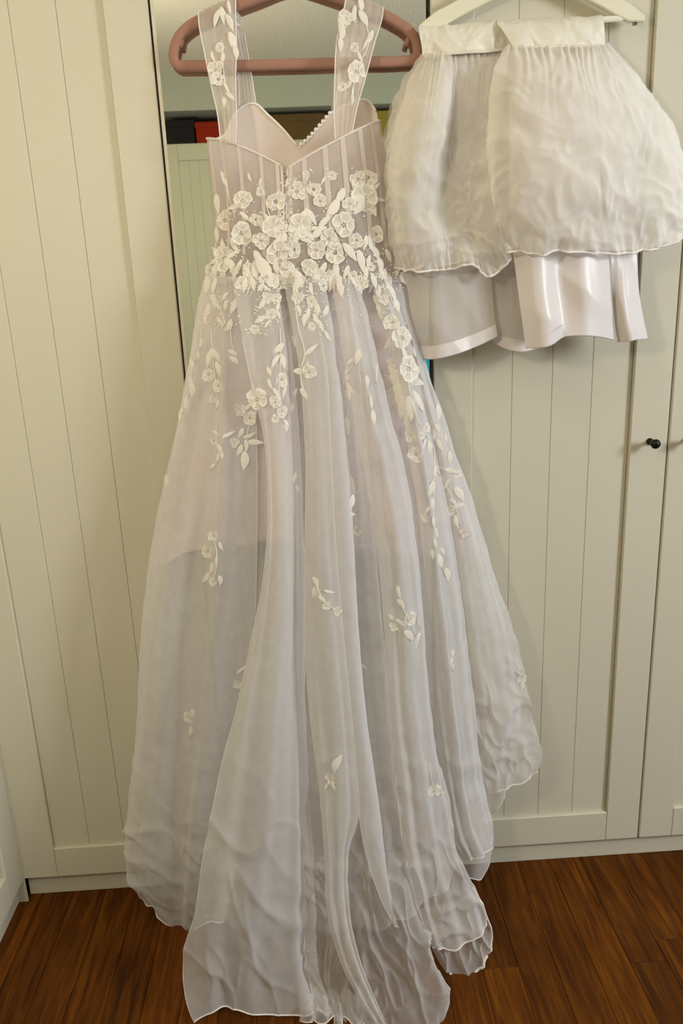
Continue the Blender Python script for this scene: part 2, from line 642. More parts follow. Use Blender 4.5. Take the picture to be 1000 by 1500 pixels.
# floor lamp with a bare frosted bulb
t = empty('floor_lamp', (-.42, -1.42, 0))
tag(t, 'slim steel floor lamp standing beside the camera, out of view', 'lamp')
tube('base', [(-.42, -1.42, .0005), (-.42, -1.42, .018), (-.42, -1.42, .026)], [.13, .13, .02], STEEL, t, 24)
tube('pole', [(-.42, -1.42, .026), (-.42, -1.42, 1.62)], .010, STEEL, t, 12)
tube('socket', [(-.42, -1.42, 1.62), (-.42, -1.42, 1.665)], [.018, .024], BLACK, t, 16)


# ------------------------------------------------------------------ hooks and hangers
def door_hook(x, ztop, label, dd):
    t = empty('over_door_hook', (x, 0, ztop))
    tag(t, label, 'hook')
    bm = bmesh.new()
    bm_box(bm, -.012, .012, -.004, -.0015, ztop - ztop, 2.362 - ztop)
    bm_box(bm, -.012, .012, -.004, .030, 2.3605 - ztop, 2.3625 - ztop)
    bm_box(bm, -.012, .012, -dd - .012, -.0015, .0, .0025)
    bm_box(bm, -.012, .012, -dd - .0145, -dd - .012, .0, .03)
    me = bpy.data.meshes.new('strap'); bm.to_mesh(me); bm.free()
    link('strap', me, STEEL, t)


def wire_hook(parent, base, top, d):
    bx, bz = base
    pts = [(bx, -d, bz), (bx, -d, bz + .03)]
    r = .024
    cz = top - r
    pts.append((bx, -d, cz - r - .004))
    for k in range(0, 15):
        a = -PI / 2 + PI * 1.45 * k / 14
        pts.append((bx + r * math.cos(a), -d, cz + r * math.sin(a)))
    tube('hook', pts, .0022, STEEL, parent, 8)


# pink hanger: a rounded loop
HD = .0165
path_px = [(264, 97), (330, 96.5), (430, 94.5), (530, 91.5), (590, 90), (603, 88.5), (610, 82), (611, 70), (606, 55), (596, 43), (578, 31),
           (555, 19), (520, 5), (485, -7), (455, -17), (434, -22), (412, -17), (382, -5), (350, 7), (320, 19), (295, 29), (275, 41),
           (262, 55), (256, 70), (254, 82), (257, 92)]
P = [at(px, py, HD) for px, py in path_px]
P.append(P[0])
P = np.array(P)
ch = np.concatenate([[0], np.cumsum(np.linalg.norm(np.diff(P, axis=0), axis=1))])
loop = herm(ch, P, np.linspace(0, ch[-1], 181))[:-1]
hang = empty('pink_hanger', tuple(at(432, 95, HD)))
tag(hang, 'dusty pink rounded clothes hanger carrying the bridal gown', 'hanger')
a, b, c = .0086, .0066, .003
sec = [(-a + c, -b), (a - c, -b), (a, -b + c), (a, b - c), (a - c, b), (-a + c, b), (-a, b - c), (-a, -b + c)]
tube('frame', [tuple(p) for p in loop], .01, PINK, hang, 8, True, sec)
nz0 = at(434, -22, HD)
wire_hook(hang, (nz0[0], nz0[2] + .005), 2.075, HD)
door_hook(nz0[0] + 0.0, 2.0265, 'steel hook strap over the mirror door above the pink hanger', HD)
# notches on the shoulders
for (px, py) in ((598, 62), (267, 64)):
    p = at(px, py, HD)
    tube('shoulder_notch', [p + np.array((-.004, 0, -.006)), p + np.array((.0, 0, .006))], .0048, PINK, hang, 8)

# white hanger
WD = .022
wh = empty('white_hanger', tuple(at(780, 36, WD)))
tag(wh, 'white wooden clothes hanger carrying the tulle petticoat', 'hanger')
arm_px = [(614, 42), (640, 30), (690, 3), (740, -22), (782, -38), (822, -30), (872, -6), (915, 17), (942, 28)]
P = np.array([at(px, py, WD) for px, py in arm_px])
ch = np.concatenate([[0], np.cumsum(np.linalg.norm(np.diff(P, axis=0), axis=1))])
arms = herm(ch, P, np.linspace(0, ch[-1], 61))
vs, fs = [], []
for i, p in enumerate(arms):
    s = abs(i / 60 - .5) * 2
    h = .0145 * (1 - .62 * max(0, (s - .86) / .14))
    w = .0065
    c = .0022
    for (cy, cz) in ((-w + c, -h), (w - c, -h), (w, -h + c), (w, h - c), (w - c, h), (-w + c, h), (-w, h - c), (-w, -h + c)):
        vs.append((p[0], p[1] + cy, p[2] + cz))
for i in range(60):
    for k in range(8):
        l = (k + 1) % 8
        fs.append((i * 8 + k, i * 8 + l, i * 8 + 8 + l, i * 8 + 8 + k))
fs.append(tuple(range(8))[::-1]); fs.append(tuple(480 + k for k in range(8)))
me = bpy.data.meshes.new('shoulder_bar'); me.from_pydata(vs, [], fs)
fix(link('shoulder_bar', me, WHITEH), wh)
tube('trouser_bar', [at(619, 46, WD), at(780, 36, WD), at(932, 25, WD)], .0052, WHITEH, wh, 10)
for px, py in ((622, 43), (930, 24)):
    q = at(px, py, WD)
    tube('bar_clip', [q + np.array((0, 0, .004)), q + np.array((0, 0, -.014))], .0045, STEEL, wh, 8)['label'] = 'small metal bar clip'
nz1 = at(782, -40, WD)
wire_hook(wh, (nz1[0], nz1[2] + .008), 2.095, WD)
door_hook(nz1[0], 2.0465, 'steel hook strap over the boarded door above the white hanger', WD)


# ------------------------------------------------------------------ the wedding dress
dress = empty('wedding_dress', (.24, -.15, 0.0))
tag(dress, 'white sheer bridal gown with floral lace and long train on the pink hanger', 'dress')

HEM = (.0016, EDGE)
HEM2 = (.0011, EDGE)

# far side of the bodice: blush cups, seen over the back neckline
cupL = [[(306, 206, 0.026), (310, 260, 0.026), (316, 330, 0.026), (310, 418, 0.029)],
        [(326, 200, 0.022), (326, 260, 0.020), (330, 330, 0.020), (328, 418, 0.023)],
        [(346, 164, 0.018), (350, 240, 0.012), (356, 330, 0.015), (354, 418, 0.020)],
        [(374, 152, 0.017), (380, 230, 0.007), (384, 330, 0.015), (384, 418, 0.020)],
        [(392, 168, 0.017), (398, 235, 0.007), (402, 330, 0.015), (404, 418, 0.020)],
        [(412, 187, 0.018), (414, 240, 0.012), (416, 330, 0.016), (418, 418, 0.020)],
        [(437, 217, 0.021), (436, 255, 0.022), (436, 330, 0.020), (436, 418, 0.020)]]
cupR = [[(437, 217, 0.021), (436, 255, 0.022), (436, 330, 0.020), (436, 418, 0.020)],
        [(452, 204, 0.020), (454, 245, 0.016), (456, 330, 0.017), (456, 418, 0.020)],
        [(470, 184, 0.018), (476, 240, 0.008), (480, 330, 0.015), (480, 418, 0.020)],
        [(489, 163, 0.017), (500, 235, 0.007), (506, 330, 0.015), (508, 418, 0.020)],
        [(516, 150, 0.017), (528, 235, 0.008), (535, 330, 0.015), (540, 418, 0.020)],
        [(536, 146, 0.020), (548, 235, 0.020), (558, 330, 0.020), (566, 418, 0.023)],
        [(552, 166, 0.027), (566, 260, 0.027), (577, 330, 0.027), (594, 418, 0.032)]]
for L in (cupL, cupR):
    o, G = cloth('cup', L, CUP, dress, 60, 70, sew=False)
    o['label'] = 'blush pink padded cup lining'
    tube('neckline_trim', [tuple(p) for p in G[:, 0][::2]], .0022, LACE, o, 6)
    if L is cupR:
        cup_edge = G[:, 0]
# scalloped lace on the sweetheart edge
bm = bmesh.new()
for k in range(9):
    p = cup_edge[3 + k * 3]
    r = bmesh.ops.create_icosphere(bm, subdivisions=1, radius=.0042)
    for v in r['verts']:
        v.co = Vector((v.co.x, v.co.y * .6, v.co.z)) + Vector(p) + Vector((-.002, -.002, .001))
me = bpy.data.meshes.new('scalloped_lace'); bm.to_mesh(me); bm.free()
fix(link('scalloped_lace', me, LACE, None, True), dress)

# near side of the bodice: two sheer boned panels either side of the back closure
bodL = [[(303, 203, .043), (309, 260, .043), (314, 310, .046), (311, 350, .047), (305, 385, .049), (299, 418, .053)],
        [(330, 207, 0.073), (336, 260, 0.077), (340, 320, 0.088), (338, 418, 0.097)],
        [(370, 222, 0.086), (374, 270, 0.095), (376, 330, 0.107), (374, 418, 0.116)],
        [(412, 243, 0.095), (414, 280, 0.103), (416, 340, 0.116), (416, 420, 0.126)]]
bodR = [[(421, 247, 0.095), (420, 290, 0.103), (419, 340, 0.116), (419, 420, 0.126)],
        [(448, 230, 0.095), (450, 280, 0.103), (455, 330, 0.116), (460, 418, 0.126)],
        [(490, 207, 0.090), (495, 270, 0.096), (500, 330, 0.112), (505, 416, 0.121)],
        [(530, 187, 0.076), (538, 250, 0.082), (545, 330, 0.093), (552, 414, 0.107)],
        [(557, 176, 0.047), (569, 260, 0.048), (577, 315, 0.053), (584, 355, 0.055), (590, 390, 0.057), (594, 414, 0.060)]]
bones = {0: [.10, .31, .53, .78, .97], 1: [.05, .20, .38, .55, .72, .86]}
for q, L in enumerate((bodL, bodR)):
    o, G = cloth('bodice_panel', L, SHEERB, dress, 70, 80, rough=(.0006, .0006))
    tube('neckline_piping', [tuple(p) for p in G[:, 0][::2]], .0024, BONE, o, 6)
    for u in bones[q]:
        i = int(u * 69)
        st = G[max(i - 2, 0):i + 2, :62] + np.array((0, -.0016, 0))
        b_ = link('boning', grid_mesh('boning', st), BONE_S, None, True)
        fix(b_, o)
    e = G[-1] if q == 0 else G[0]
    tube('placket_edge', [tuple(p) for p in e[::2]], .0018, BONE, o, 6)
p = at(419, 258, .122)
tube('hook_and_eye', [p + np.array((-.003, 0, .004)), p + np.array((.002, -.001, 0)), p + np.array((-.002, 0, -.004))], .0016, STEEL, dress, 6)
for k in range(11):
    p = at(418.0 + .15 * k, 272 + k * 13.5, .1245 + .0006 * k)
    bm = bmesh.new()
    bmesh.ops.create_uvsphere(bm, u_segments=8, v_segments=6, radius=.0026)
    for v in bm.verts: v.co = v.co + Vector(p)
    me = bpy.data.meshes.new('back_button'); bm.to_mesh(me); bm.free()
    fix(link('back_button', me, BONE, None, True), dress)

# straps: up from the back neckline, over the hanger and down to the cups
strapL = [[(323, 208, .078), (318, 165, .07), (308, 120, .058), (300, 80, .045), (291, 30, .031), (292, 17, .017), (310, 14, .006), (340, 70, .005), (350, 165, .012)],
          [(334, 210, .082), (331, 165, .074), (325, 120, .062), (321, 70, .047), (317, 16, .032), (318, 5, .017), (330, 8, .006), (350, 70, .005), (362, 160, .012)],
          [(345, 212, .086), (346, 165, .075), (345, 120, .062), (346, 60, .047), (345, 4, .032), (346, -7, .017), (348, 0, .006), (362, 75, .005), (375, 154, .012)]]
strapR = [[(491, 206, .088), (489, 165, .076), (490, 120, .063), (493, 60, .047), (506, 0, .032), (507, -11, .017), (506, 0, .006), (500, 70, .005), (489, 168, .012)],
          [(503, 202, .086), (506, 165, .076), (514, 115, .062), (522, 60, .047), (533, 9, .032), (533, -2, .017), (530, 8, .006), (515, 80, .005), (503, 160, .012)],
          [(515, 196, .084), (522, 160, .074), (536, 110, .06), (549, 60, .046), (560, 22, .031), (560, 10, .017), (555, 20, .006), (535, 80, .005), (522, 152, .012)]]
for L in (strapL, strapR):
    o, G = cloth('strap', L, ORGZ, dress, 40, 120, pleat=(4, .0009, .0005))
    for e in (G[0], G[-1]):
        tube('strap_edging', [tuple(p) for p in e[::2]], .0012, EDGE, o, 5)

# skirt lining: a short pale underskirt
lin = [[(301, 400, 0.041), (280, 520, 0.044), (255, 660, 0.050), (234, 780, 0.052), (224, 846, 0.056)],
       [(330, 402, 0.068), (318, 520, 0.072), (300, 660, 0.080), (284, 760, 0.084), (275, 808, 0.084)],
       [(370, 404, 0.077), (368, 520, 0.080), (360, 660, 0.092), (350, 760, 0.096), (345, 798, 0.096)],
       [(410, 404, 0.081), (412, 520, 0.084), (410, 660, 0.096), (405, 760, 0.104), (402, 792, 0.104)],
       [(450, 404, 0.081), (460, 520, 0.084), (466, 660, 0.096), (470, 760, 0.104), (472, 800, 0.104)],
       [(500, 404, 0.077), (515, 520, 0.080), (526, 660, 0.092), (535, 760, 0.100), (540, 806, 0.100)],
       [(550, 404, 0.068), (572, 520, 0.068), (592, 660, 0.076), (612, 760, 0.080), (622, 812, 0.080)],
       [(590, 404, 0.045), (612, 510, 0.042), (655, 660, 0.040), (688, 760, 0.040), (700, 806, 0.040)]]
o, G = cloth('skirt_lining', lin, LINING, dress, 90, 80, sew=False, pleat=(7, .002, .008), rough=(.001, .004), seed=4)
o['label'] = 'short pale lilac satin underskirt showing through the tulle'
# inner tulle layer over the lining, reaching the floor at the back
und = [[(303, 402, .04), (275, 560, .05), (235, 760, .055), (214, 960, .06), (202, 1130, .065), (205, 1262, .07)],
       [(350, 404, .075), (330, 560, .085), (310, 760, .09), (295, 960, .10), (280, 1130, .105), (270, 1318, .08)],
       [(400, 404, .085), (395, 560, .10), (390, 760, .115), (380, 960, .13), (370, 1130, .14), (360, 1362, .12)],
       [(450, 404, .085), (460, 560, .10), (468, 760, .12), (470, 960, .14), (470, 1130, .15), (470, 1370, .15)],
       [(500, 404, .08), (530, 560, .095), (545, 760, .11), (560, 960, .13), (575, 1130, .14), (590, 1345, .15)],
       [(550, 404, .07), (585, 560, .075), (615, 760, .085), (635, 960, .10), (655, 1130, .11), (672, 1270, .10)],
       [(588, 404, .045), (626, 560, .045), (690, 760, .045), (735, 960, .045), (760, 1080, .05), (752, 1128, .055)]]
cloth('under_tulle', und, TULLE_B, dress, 100, 150, sew=False, pleat=(11, .002, .012), rough=(.001, .007), seed=9, hem=HEM2)

A = [[(305, 388, .050), (301, 402, .053), (288, 453, .06), (283, 490, .063), (279, 523, .066), (271, 560, .07), (262, 613, .07), (253, 655, .07), (243, 697, .07), (231, 750, .072),
      (215, 852, .078), (206, 948, .082), (202, 1044, .087), (198, 1114, .09), (189, 1187, .095), (186, 1250, .10), (195, 1295, .095), (210, 1316, .088)],
     [(312, 402, .088), (303, 500, .10), (290, 620, .11), (262, 800, .125), (240, 950, .135), (228, 1100, .14), (216, 1230, .13), (214, 1300, .11), (232, 1336, .09)],
     [(322, 404, .098), (320, 500, .112), (311, 650, .125), (290, 800, .12), (274, 900, .118), (264, 1050, .12), (255, 1200, .12), (258, 1290, .118), (252, 1351, .10)],
     [(332, 405, .108), (330, 500, .125), (326, 650, .145), (320, 800, .155), (312, 950, .158), (300, 1080, .16), (285, 1200, .155), (279, 1290, .142), (273, 1364, .12)],
     [(345, 406, .108), (350, 500, .12), (352, 650, .132), (348, 800, .135), (344, 950, .14), (332, 1080, .14), (318, 1200, .138), (306, 1300, .13), (296, 1350, .12)],
     [(362, 407, .105), (370, 500, .115), (376, 650, .122), (376, 800, .125), (372, 950, .13), (362, 1080, .13), (350, 1200, .13), (340, 1300, .13), (330, 1345, .12)]]
B = [[(340, 406, .116), (352, 480, .145), (368, 560, .165), (388, 650, .185), (392, 720, .195), (391, 790, .203), (385, 852, .21), (369, 932, .222), (346, 1040, .245),
      (324, 1124, .265), (311, 1190, .28), (294, 1285, .30), (286, 1340, .312), (270, 1394, .322), (272, 1454, .345), (284, 1496, .363)],
     [(362, 407, .124), (378, 500, .155), (398, 650, .19), (404, 780, .208), (400, 880, .226), (386, 1000, .255), (370, 1130, .285), (350, 1270, .318), (332, 1390, .342), (332, 1474, .352)],
     [(380, 408, .128), (398, 500, .158), (414, 650, .185), (420, 780, .205), (420, 900, .225), (412, 1030, .255), (404, 1160, .285), (392, 1300, .316), (378, 1400, .336), (386, 1485, .363)],
     [(396, 408, .128), (414, 500, .15), (428, 650, .165), (433, 780, .18), (433, 900, .195), (430, 1030, .225), (428, 1160, .26), (424, 1300, .295), (420, 1400, .33), (438, 1488, .372)],
     [(408, 408, .12), (424, 500, .13), (438, 650, .14), (444, 780, .15), (446, 900, .16), (447, 1030, .18), (452, 1160, .21), (458, 1300, .25), (462, 1400, .29), (478, 1474, .345)]]
CL = [[(414, 408, .128), (428, 480, .15), (441, 560, .168), (447, 660, .182), (447, 780, .196), (446, 880, .207), (449, 980, .223), (458, 1080, .247), (468, 1160, .27),
       (476, 1244, .29), (482, 1346, .32), (501, 1414, .35), (528, 1465, .382), (550, 1500, .403)],
      [(432, 408, .134), (454, 520, .165), (464, 660, .193), (468, 800, .215), (474, 920, .237), (484, 1040, .26), (492, 1140, .28), (494, 1230, .298), (497, 1340, .326), (514, 1410, .355), (540, 1465, .386), (560, 1501, .407)],
      [(450, 408, .134), (476, 520, .165), (485, 660, .19), (492, 800, .21), (502, 920, .232), (514, 1040, .256), (522, 1130, .272), (524, 1200, .284), (512, 1240, .29), (511, 1320, .315), (523, 1395, .345), (545, 1455, .38), (566, 1500, .406)]]
CR = [[(446, 408, .132), (472, 520, .163), (482, 660, .188), (490, 800, .208), (500, 920, .23), (512, 1040, .254), (521, 1130, .27), (526, 1196, .283), (536, 1250, .293), (555, 1310, .306), (577, 1356, .315)],
      [(462, 408, .134), (484, 520, .16), (498, 660, .185), (508, 800, .205), (516, 920, .228), (527, 1040, .255), (537, 1130, .272), (545, 1196, .284), (555, 1260, .296), (568, 1315, .307), (580, 1357, .314)],
      [(474, 407, .126), (494, 520, .145), (508, 660, .155), (518, 800, .17), (524, 920, .19), (535, 1040, .215), (547, 1130, .24), (556, 1196, .262), (563, 1260, .28), (573, 1320, .30), (582, 1358, .312)]]
D = [[(420, 408, .10), (432, 700, .125), (438, 1000, .165), (440, 1200, .22), (446, 1350, .28), (452, 1420, .32), (462, 1476, .36)],
     [(452, 408, .110), (472, 700, .135), (488, 1000, .175), (498, 1200, .232), (504, 1350, .295), (505, 1440, .35), (512, 1500, .385)],
     [(478, 408, .112), (510, 700, .14), (530, 1000, .18), (545, 1200, .235), (560, 1350, .305), (566, 1440, .36), (574, 1508, .41)],
     [(496, 408, .112), (525, 700, .14), (548, 1000, .18), (568, 1200, .24), (590, 1340, .30), (606, 1430, .355), (616, 1510, .412)],
     [(512, 408, .108), (538, 700, .135), (562, 1000, .175), (586, 1220, .24), (606, 1330, .285), (626, 1405, .335), (640, 1455, .37), (638, 1506, .405)],
     [(516, 408, .10), (542, 700, .125), (566, 1000, .165), (590, 1230, .225), (612, 1335, .27), (631, 1405, .32), (646, 1450, .355), (643, 1500, .398)]]
E = [[(484, 407, .122), (498, 490, .148), (516, 600, .16), (534, 700, .172), (552, 800, .186), (562, 900, .20), (565, 1000, .215), (567, 1060, .225), (579, 1130, .242), (589, 1220, .258), (606, 1305, .276), (620, 1352, .284), (634, 1378, .287)],
     [(500, 407, .130), (516, 490, .16), (538, 600, .18), (560, 700, .195), (578, 800, .208), (588, 900, .22), (594, 1000, .232), (602, 1080, .246), (612, 1160, .258), (622, 1250, .27), (638, 1325, .280), (648, 1362, .285), (656, 1388, .288)],
     [(516, 407, .126), (534, 490, .155), (556, 600, .17), (580, 700, .182), (597, 800, .192), (608, 900, .202), (616, 1000, .212), (624, 1080, .224), (638, 1160, .236), (652, 1250, .25), (674, 1320, .266), (684, 1350, .272), (690, 1372, .278)],
     [(526, 407, .116), (546, 490, .138), (570, 600, .145), (596, 700, .148), (610, 800, .152), (618, 900, .16), (626, 1000, .172), (636, 1090, .19), (655, 1170, .208), (665, 1245, .225), (688, 1292, .238), (700, 1320, .246), (710, 1342, .254)]]
Fp = [[(540, 405, .098), (566, 490, .105), (590, 600, .115), (604, 700, .12), (612, 800, .125), (620, 900, .13), (628, 1000, .14), (640, 1090, .148), (656, 1180, .155), (668, 1230, .156), (682, 1262, .155)],
      [(552, 405, .10), (580, 490, .118), (604, 600, .138), (620, 700, .15), (632, 800, .158), (642, 900, .165), (654, 1000, .17), (664, 1090, .17), (676, 1180, .166), (690, 1235, .16), (700, 1256, .158)],
      [(562, 405, .092), (590, 490, .105), (614, 600, .12), (634, 700, .132), (650, 800, .14), (663, 900, .145), (674, 1000, .148), (684, 1090, .146), (696, 1165, .14), (708, 1220, .134), (716, 1244, .132)],
      [(570, 405, .08), (598, 490, .09), (622, 600, .10), (646, 700, .108), (664, 800, .11), (678, 900, .112), (690, 1000, .115), (698, 1080, .115), (708, 1150, .112), (717, 1200, .11), (719, 1236, .11)]]
F2 = [[(640, 1090, .12), (656, 1180, .125), (672, 1240, .125), (681, 1281, .125)],
      [(664, 1090, .13), (680, 1180, .135), (692, 1240, .135), (693, 1286, .13)],
      [(684, 1090, .12), (700, 1170, .12), (712, 1230, .118), (706, 1286, .115)],
      [(698, 1085, .10), (710, 1160, .10), (721, 1215, .098), (717, 1260, .098)]]
Gp = [[(566, 405, .078), (596, 490, .085), (622, 590, .095), (644, 690, .10), (660, 800, .10), (675, 900, .10), (690, 1000, .095), (702, 1090, .09), (716, 1161, .085)],
      [(576, 405, .074), (604, 490, .085), (632, 590, .097), (660, 690, .108), (684, 800, .112), (702, 900, .112), (716, 1000, .108), (728, 1090, .10), (736, 1151, .092)],
      [(584, 405, .066), (610, 490, .074), (640, 590, .083), (672, 690, .09), (700, 800, .095), (725, 900, .095), (742, 1000, .092), (756, 1090, .09), (762, 1143, .088)],
      [(589, 400, .058), (602, 458, .06), (616, 509, .062), (626, 554, .064), (639, 580, .066), (653, 618, .066), (667, 668, .066), (685, 714, .066), (704, 778, .068), (723, 842, .07),
       (745, 906, .072), (762, 970, .074), (771, 1022, .076), (785, 1075, .08), (791, 1102, .082), (784, 1126, .084)]]

PANELS = []
for L, m_, nu, nv, kw, hm in ((A, TULLE, 120, 240, dict(pleat=(3, .0006, .005), rough=(.0006, .005), crease=(.008, 9, .72), seed=1), HEM),
                              (B, TULLE, 120, 260, dict(pleat=(3, .0006, .005), rough=(.0006, .004), crease=(.006, 7, .62), seed=2), HEM),
                              (CL, TULLE, 50, 190, dict(pleat=(2, .0004, .003), rough=(.0006, .004), seed=3), HEM2),
                              (CR, TULLE, 40, 180, dict(rough=(.0006, .003), seed=5), HEM2),
                              (D, TULLE_T, 130, 280, dict(pleat=(3, .0006, .003), rough=(.0006, .006), crumple=(-.005, .006, 13), crease=(.011, 13, .68), seed=6), HEM),
                              (E, TULLE, 110, 240, dict(pleat=(3, .0006, .004), rough=(.0006, .005), crumple=(-.004, .004, 12), crease=(.008, 11, .78), seed=7), HEM),
                              (Fp, TULLE, 60, 160, dict(pleat=(3, .0006, .004), rough=(.0006, .007), seed=8), HEM2),
                              (F2, TULLE_T, 40, 50, dict(rough=(.001, .006), seed=10), HEM2),
                              (Gp, TULLE, 90, 200, dict(pleat=(2, .0006, .003), rough=(.0006, .005), crumple=(-.003, .005, 13), crease=(.007, 10, .7), seed=11), HEM)):
    o, G = cloth('skirt_panel', L, m_, dress, nu, nv, hem=hm, **kw)
    for e in (G[0], G[-1]):
        tube('panel_fold', [tuple(p) for p in e[20::2]] if len(e) > 60 else [tuple(p) for p in e[::2]], .00055, EDGE, o, 5)
    PANELS.append(o)

# crumpled frill of net under the train hem
fr_ = []
for k in range(11):
    u = k / 10
    x0 = 440 + 112 * u
    w = (k % 2) * 2 - 1
    fr_.append([(x0, 1452 + 5 * w, .345 + .008 * w), (x0 + 3 * math.sin(k * 3.1), 1474 + 3 * w, .366 + .010 * w), (x0 + 5 * math.sin(k * 1.9), 1496 + 6 * math.sin(k * 2.9), .388 + .008 * w)])
cloth('hem_frill', fr_, TULLE_T, dress, 110, 40, sew=False, rough=(.001, .004), crumple=(.001, .006, 30), seed=14, hem=HEM2)
loopE = [[(612, 1330, .262), (628, 1376, .272), (642, 1406, .283), (658, 1424, .289)],
         [(640, 1326, .262), (652, 1372, .274), (664, 1404, .284), (676, 1432, .292)],
         [(676, 1316, .252), (690, 1360, .264), (698, 1390, .275), (696, 1420, .286)],
         [(692, 1300, .240), (712, 1344, .252), (720, 1374, .263), (714, 1398, .274)]]
o, G = cloth('hem_loop', loopE, TULLE_T, dress, 70, 60, sew=False, rough=(.001, .004), crease=(.010, 17, .05), seed=16, hem=(.003, EDGE))
tube('hem_edging', [tuple(p) for p in G[-1][::2]], .002, EDGE, o, 5)

# ------------------------------------------------------------------ lace
def petal_flower(n, notch, beads, seed):
    rnd = random.Random(seed)
    bm = bmesh.new()
    for k in range(n):
        a0 = 2 * PI * k / n + rnd.uniform(-.12, .12)
        sc = rnd.uniform(.74, 1.12)
        zt = rnd.uniform(.3, 1.2)
        fl = [rnd.uniform(0, 2) for _ in range(6)]
        nr, nc = 6, 6
        g = []
        for i in range(nr):
            t = i / (nr - 1)
            r = .10 + .40 * t * sc
            wd = (.045 + .23 * math.sin(PI * min(1, .10 + t * .72)) * rnd.uniform(.9, 1.1)) * (5 / n) ** .7
            rowv = []
            for j in range(nc):
                s = -1 + 2 * j / (nc - 1)
                rr = r - .05 * s * s * (t ** 2) - (notch * (1 - abs(s)) * fl[j] if i >= nr - 2 else 0) + (fl[j] - 1) * .03 * t
                z = .03 + .16 * t - .16 * t * t * zt + .07 * s * s
                px, py = rr, s * wd
                rowv.append(bm.verts.new((px * math.cos(a0) - py * math.sin(a0), px * math.sin(a0) + py * math.cos(a0), z)))
            g.append(rowv)
        for i in range(nr - 1):
            for j in range(nc - 1):
                f_ = bm.faces.new((g[i][j], g[i + 1][j], g[i + 1][j + 1], g[i][j + 1]))
                f_.material_index = 0 if j in (0, nc - 2) or i in (0, nr - 2) else 1
    for k in range(beads):
        a = 2 * PI * k / max(1, beads - 1)
        rr = 0 if k == 0 else .09
        r = bmesh.ops.create_icosphere(bm, subdivisions=1, radius=.038)
        for v in r['verts']:
            v.co += Vector((rr * math.cos(a), rr * math.sin(a), .085))
    bmesh.ops.recalc_face_normals(bm, faces=bm.faces)
    me = bpy.data.meshes.new('lace_flower'); bm.to_mesh(me); bm.free()
    me.materials.append(LACE)
    me.materials.append(LACE_IN)
    me.polygons.foreach_set('use_smooth', [True] * len(me.polygons))
    return me


def leaf_mesh(w, bend, seed):
    bm = bmesh.new()
    g = []
    n = 7
    for i in range(n):
        t = i / (n - 1)
        wd = w * math.sin(PI * min(.985, .06 + t * .94) ** .85) + .012
        y0 = bend * math.sin(PI * t)
        g.append([bm.verts.new((t - .5, y0 + s * wd, .03 + (.05 if s == 0 else .0) + .03 * math.sin(PI * t))) for s in (-1, 0, 1)])
    for i in range(n - 1):
        for j in range(2):
            bm.faces.new((g[i][j], g[i + 1][j], g[i + 1][j + 1], g[i][j + 1]))
    me = bpy.data.meshes.new('lace_leaf'); bm.to_mesh(me); bm.free()
    me.materials.append(LACE)
    me.polygons.foreach_set('use_smooth', [True] * len(me.polygons))
    return me


FLO = [petal_flower(5, .04, 6, s) for s in range(3)] + [petal_flower(6, .03, 7, 5), petal_flower(5, .05, 0, 8), petal_flower(8, .03, 9, 11)]
LEA = [leaf_mesh(.17, .03, 0), leaf_mesh(.14, -.06, 1), leaf_mesh(.21, .05, 2), leaf_mesh(.12, .0, 3)]

allv, allf, owner = [], [], []
for o, G in BVH_PARTS:
    nu, nv = G.shape[:2]
    base = len(allv)
    allv.extend(map(tuple, G.reshape(-1, 3)))
    idx = np.arange(nu * nv).reshape(nu, nv) + base
    f = np.stack([idx[:-1, :-1], idx[:-1, 1:], idx[1:, 1:], idx[1:, :-1]], axis=-1).reshape(-1, 4)
    allf.extend(map(tuple, f))
    owner.extend([o] * len(f))
TREE = BVHTree.FromPolygons(allv, allf)


def hit(px, py):
    d = Vector(ray(px, py)).normalized()
    loc, nor, i, dist = TREE.ray_cast(Vector(CAM), d)
    if loc is None:
        loc, nor, i, dd = TREE.find_nearest(Vector(at(px, py, .1)))
        dist = (loc - Vector(CAM)).length
    if nor.dot(d) > 0:
        nor = -nor
    return loc, nor, owner[i], dist


def sew(me, name, px, py, size, ang, zs=.6):
    loc, nor, ow, dist = hit(px, py)
    nor = (nor + Vector((0, -1.2, 0))).normalized()
    s = size * dist / FPX
    X = Vector(RGT) * math.cos(ang) - Vector(UPV) * math.sin(ang)
    X = (X - nor * X.dot(nor)).normalized()
    Y = nor.cross(X)
    m = Matrix.Identity(4)
    for i in range(3):
        m[i][0], m[i][1], m[i][2], m[i][3] = X[i] * s, Y[i] * s, nor[i] * s * zs, loc[i] + nor[i] * .0012
    o = bpy.data.objects.new(name, me)
    C.objects.link(o)
    o.parent = ow
    o.matrix_basis = m
    return o


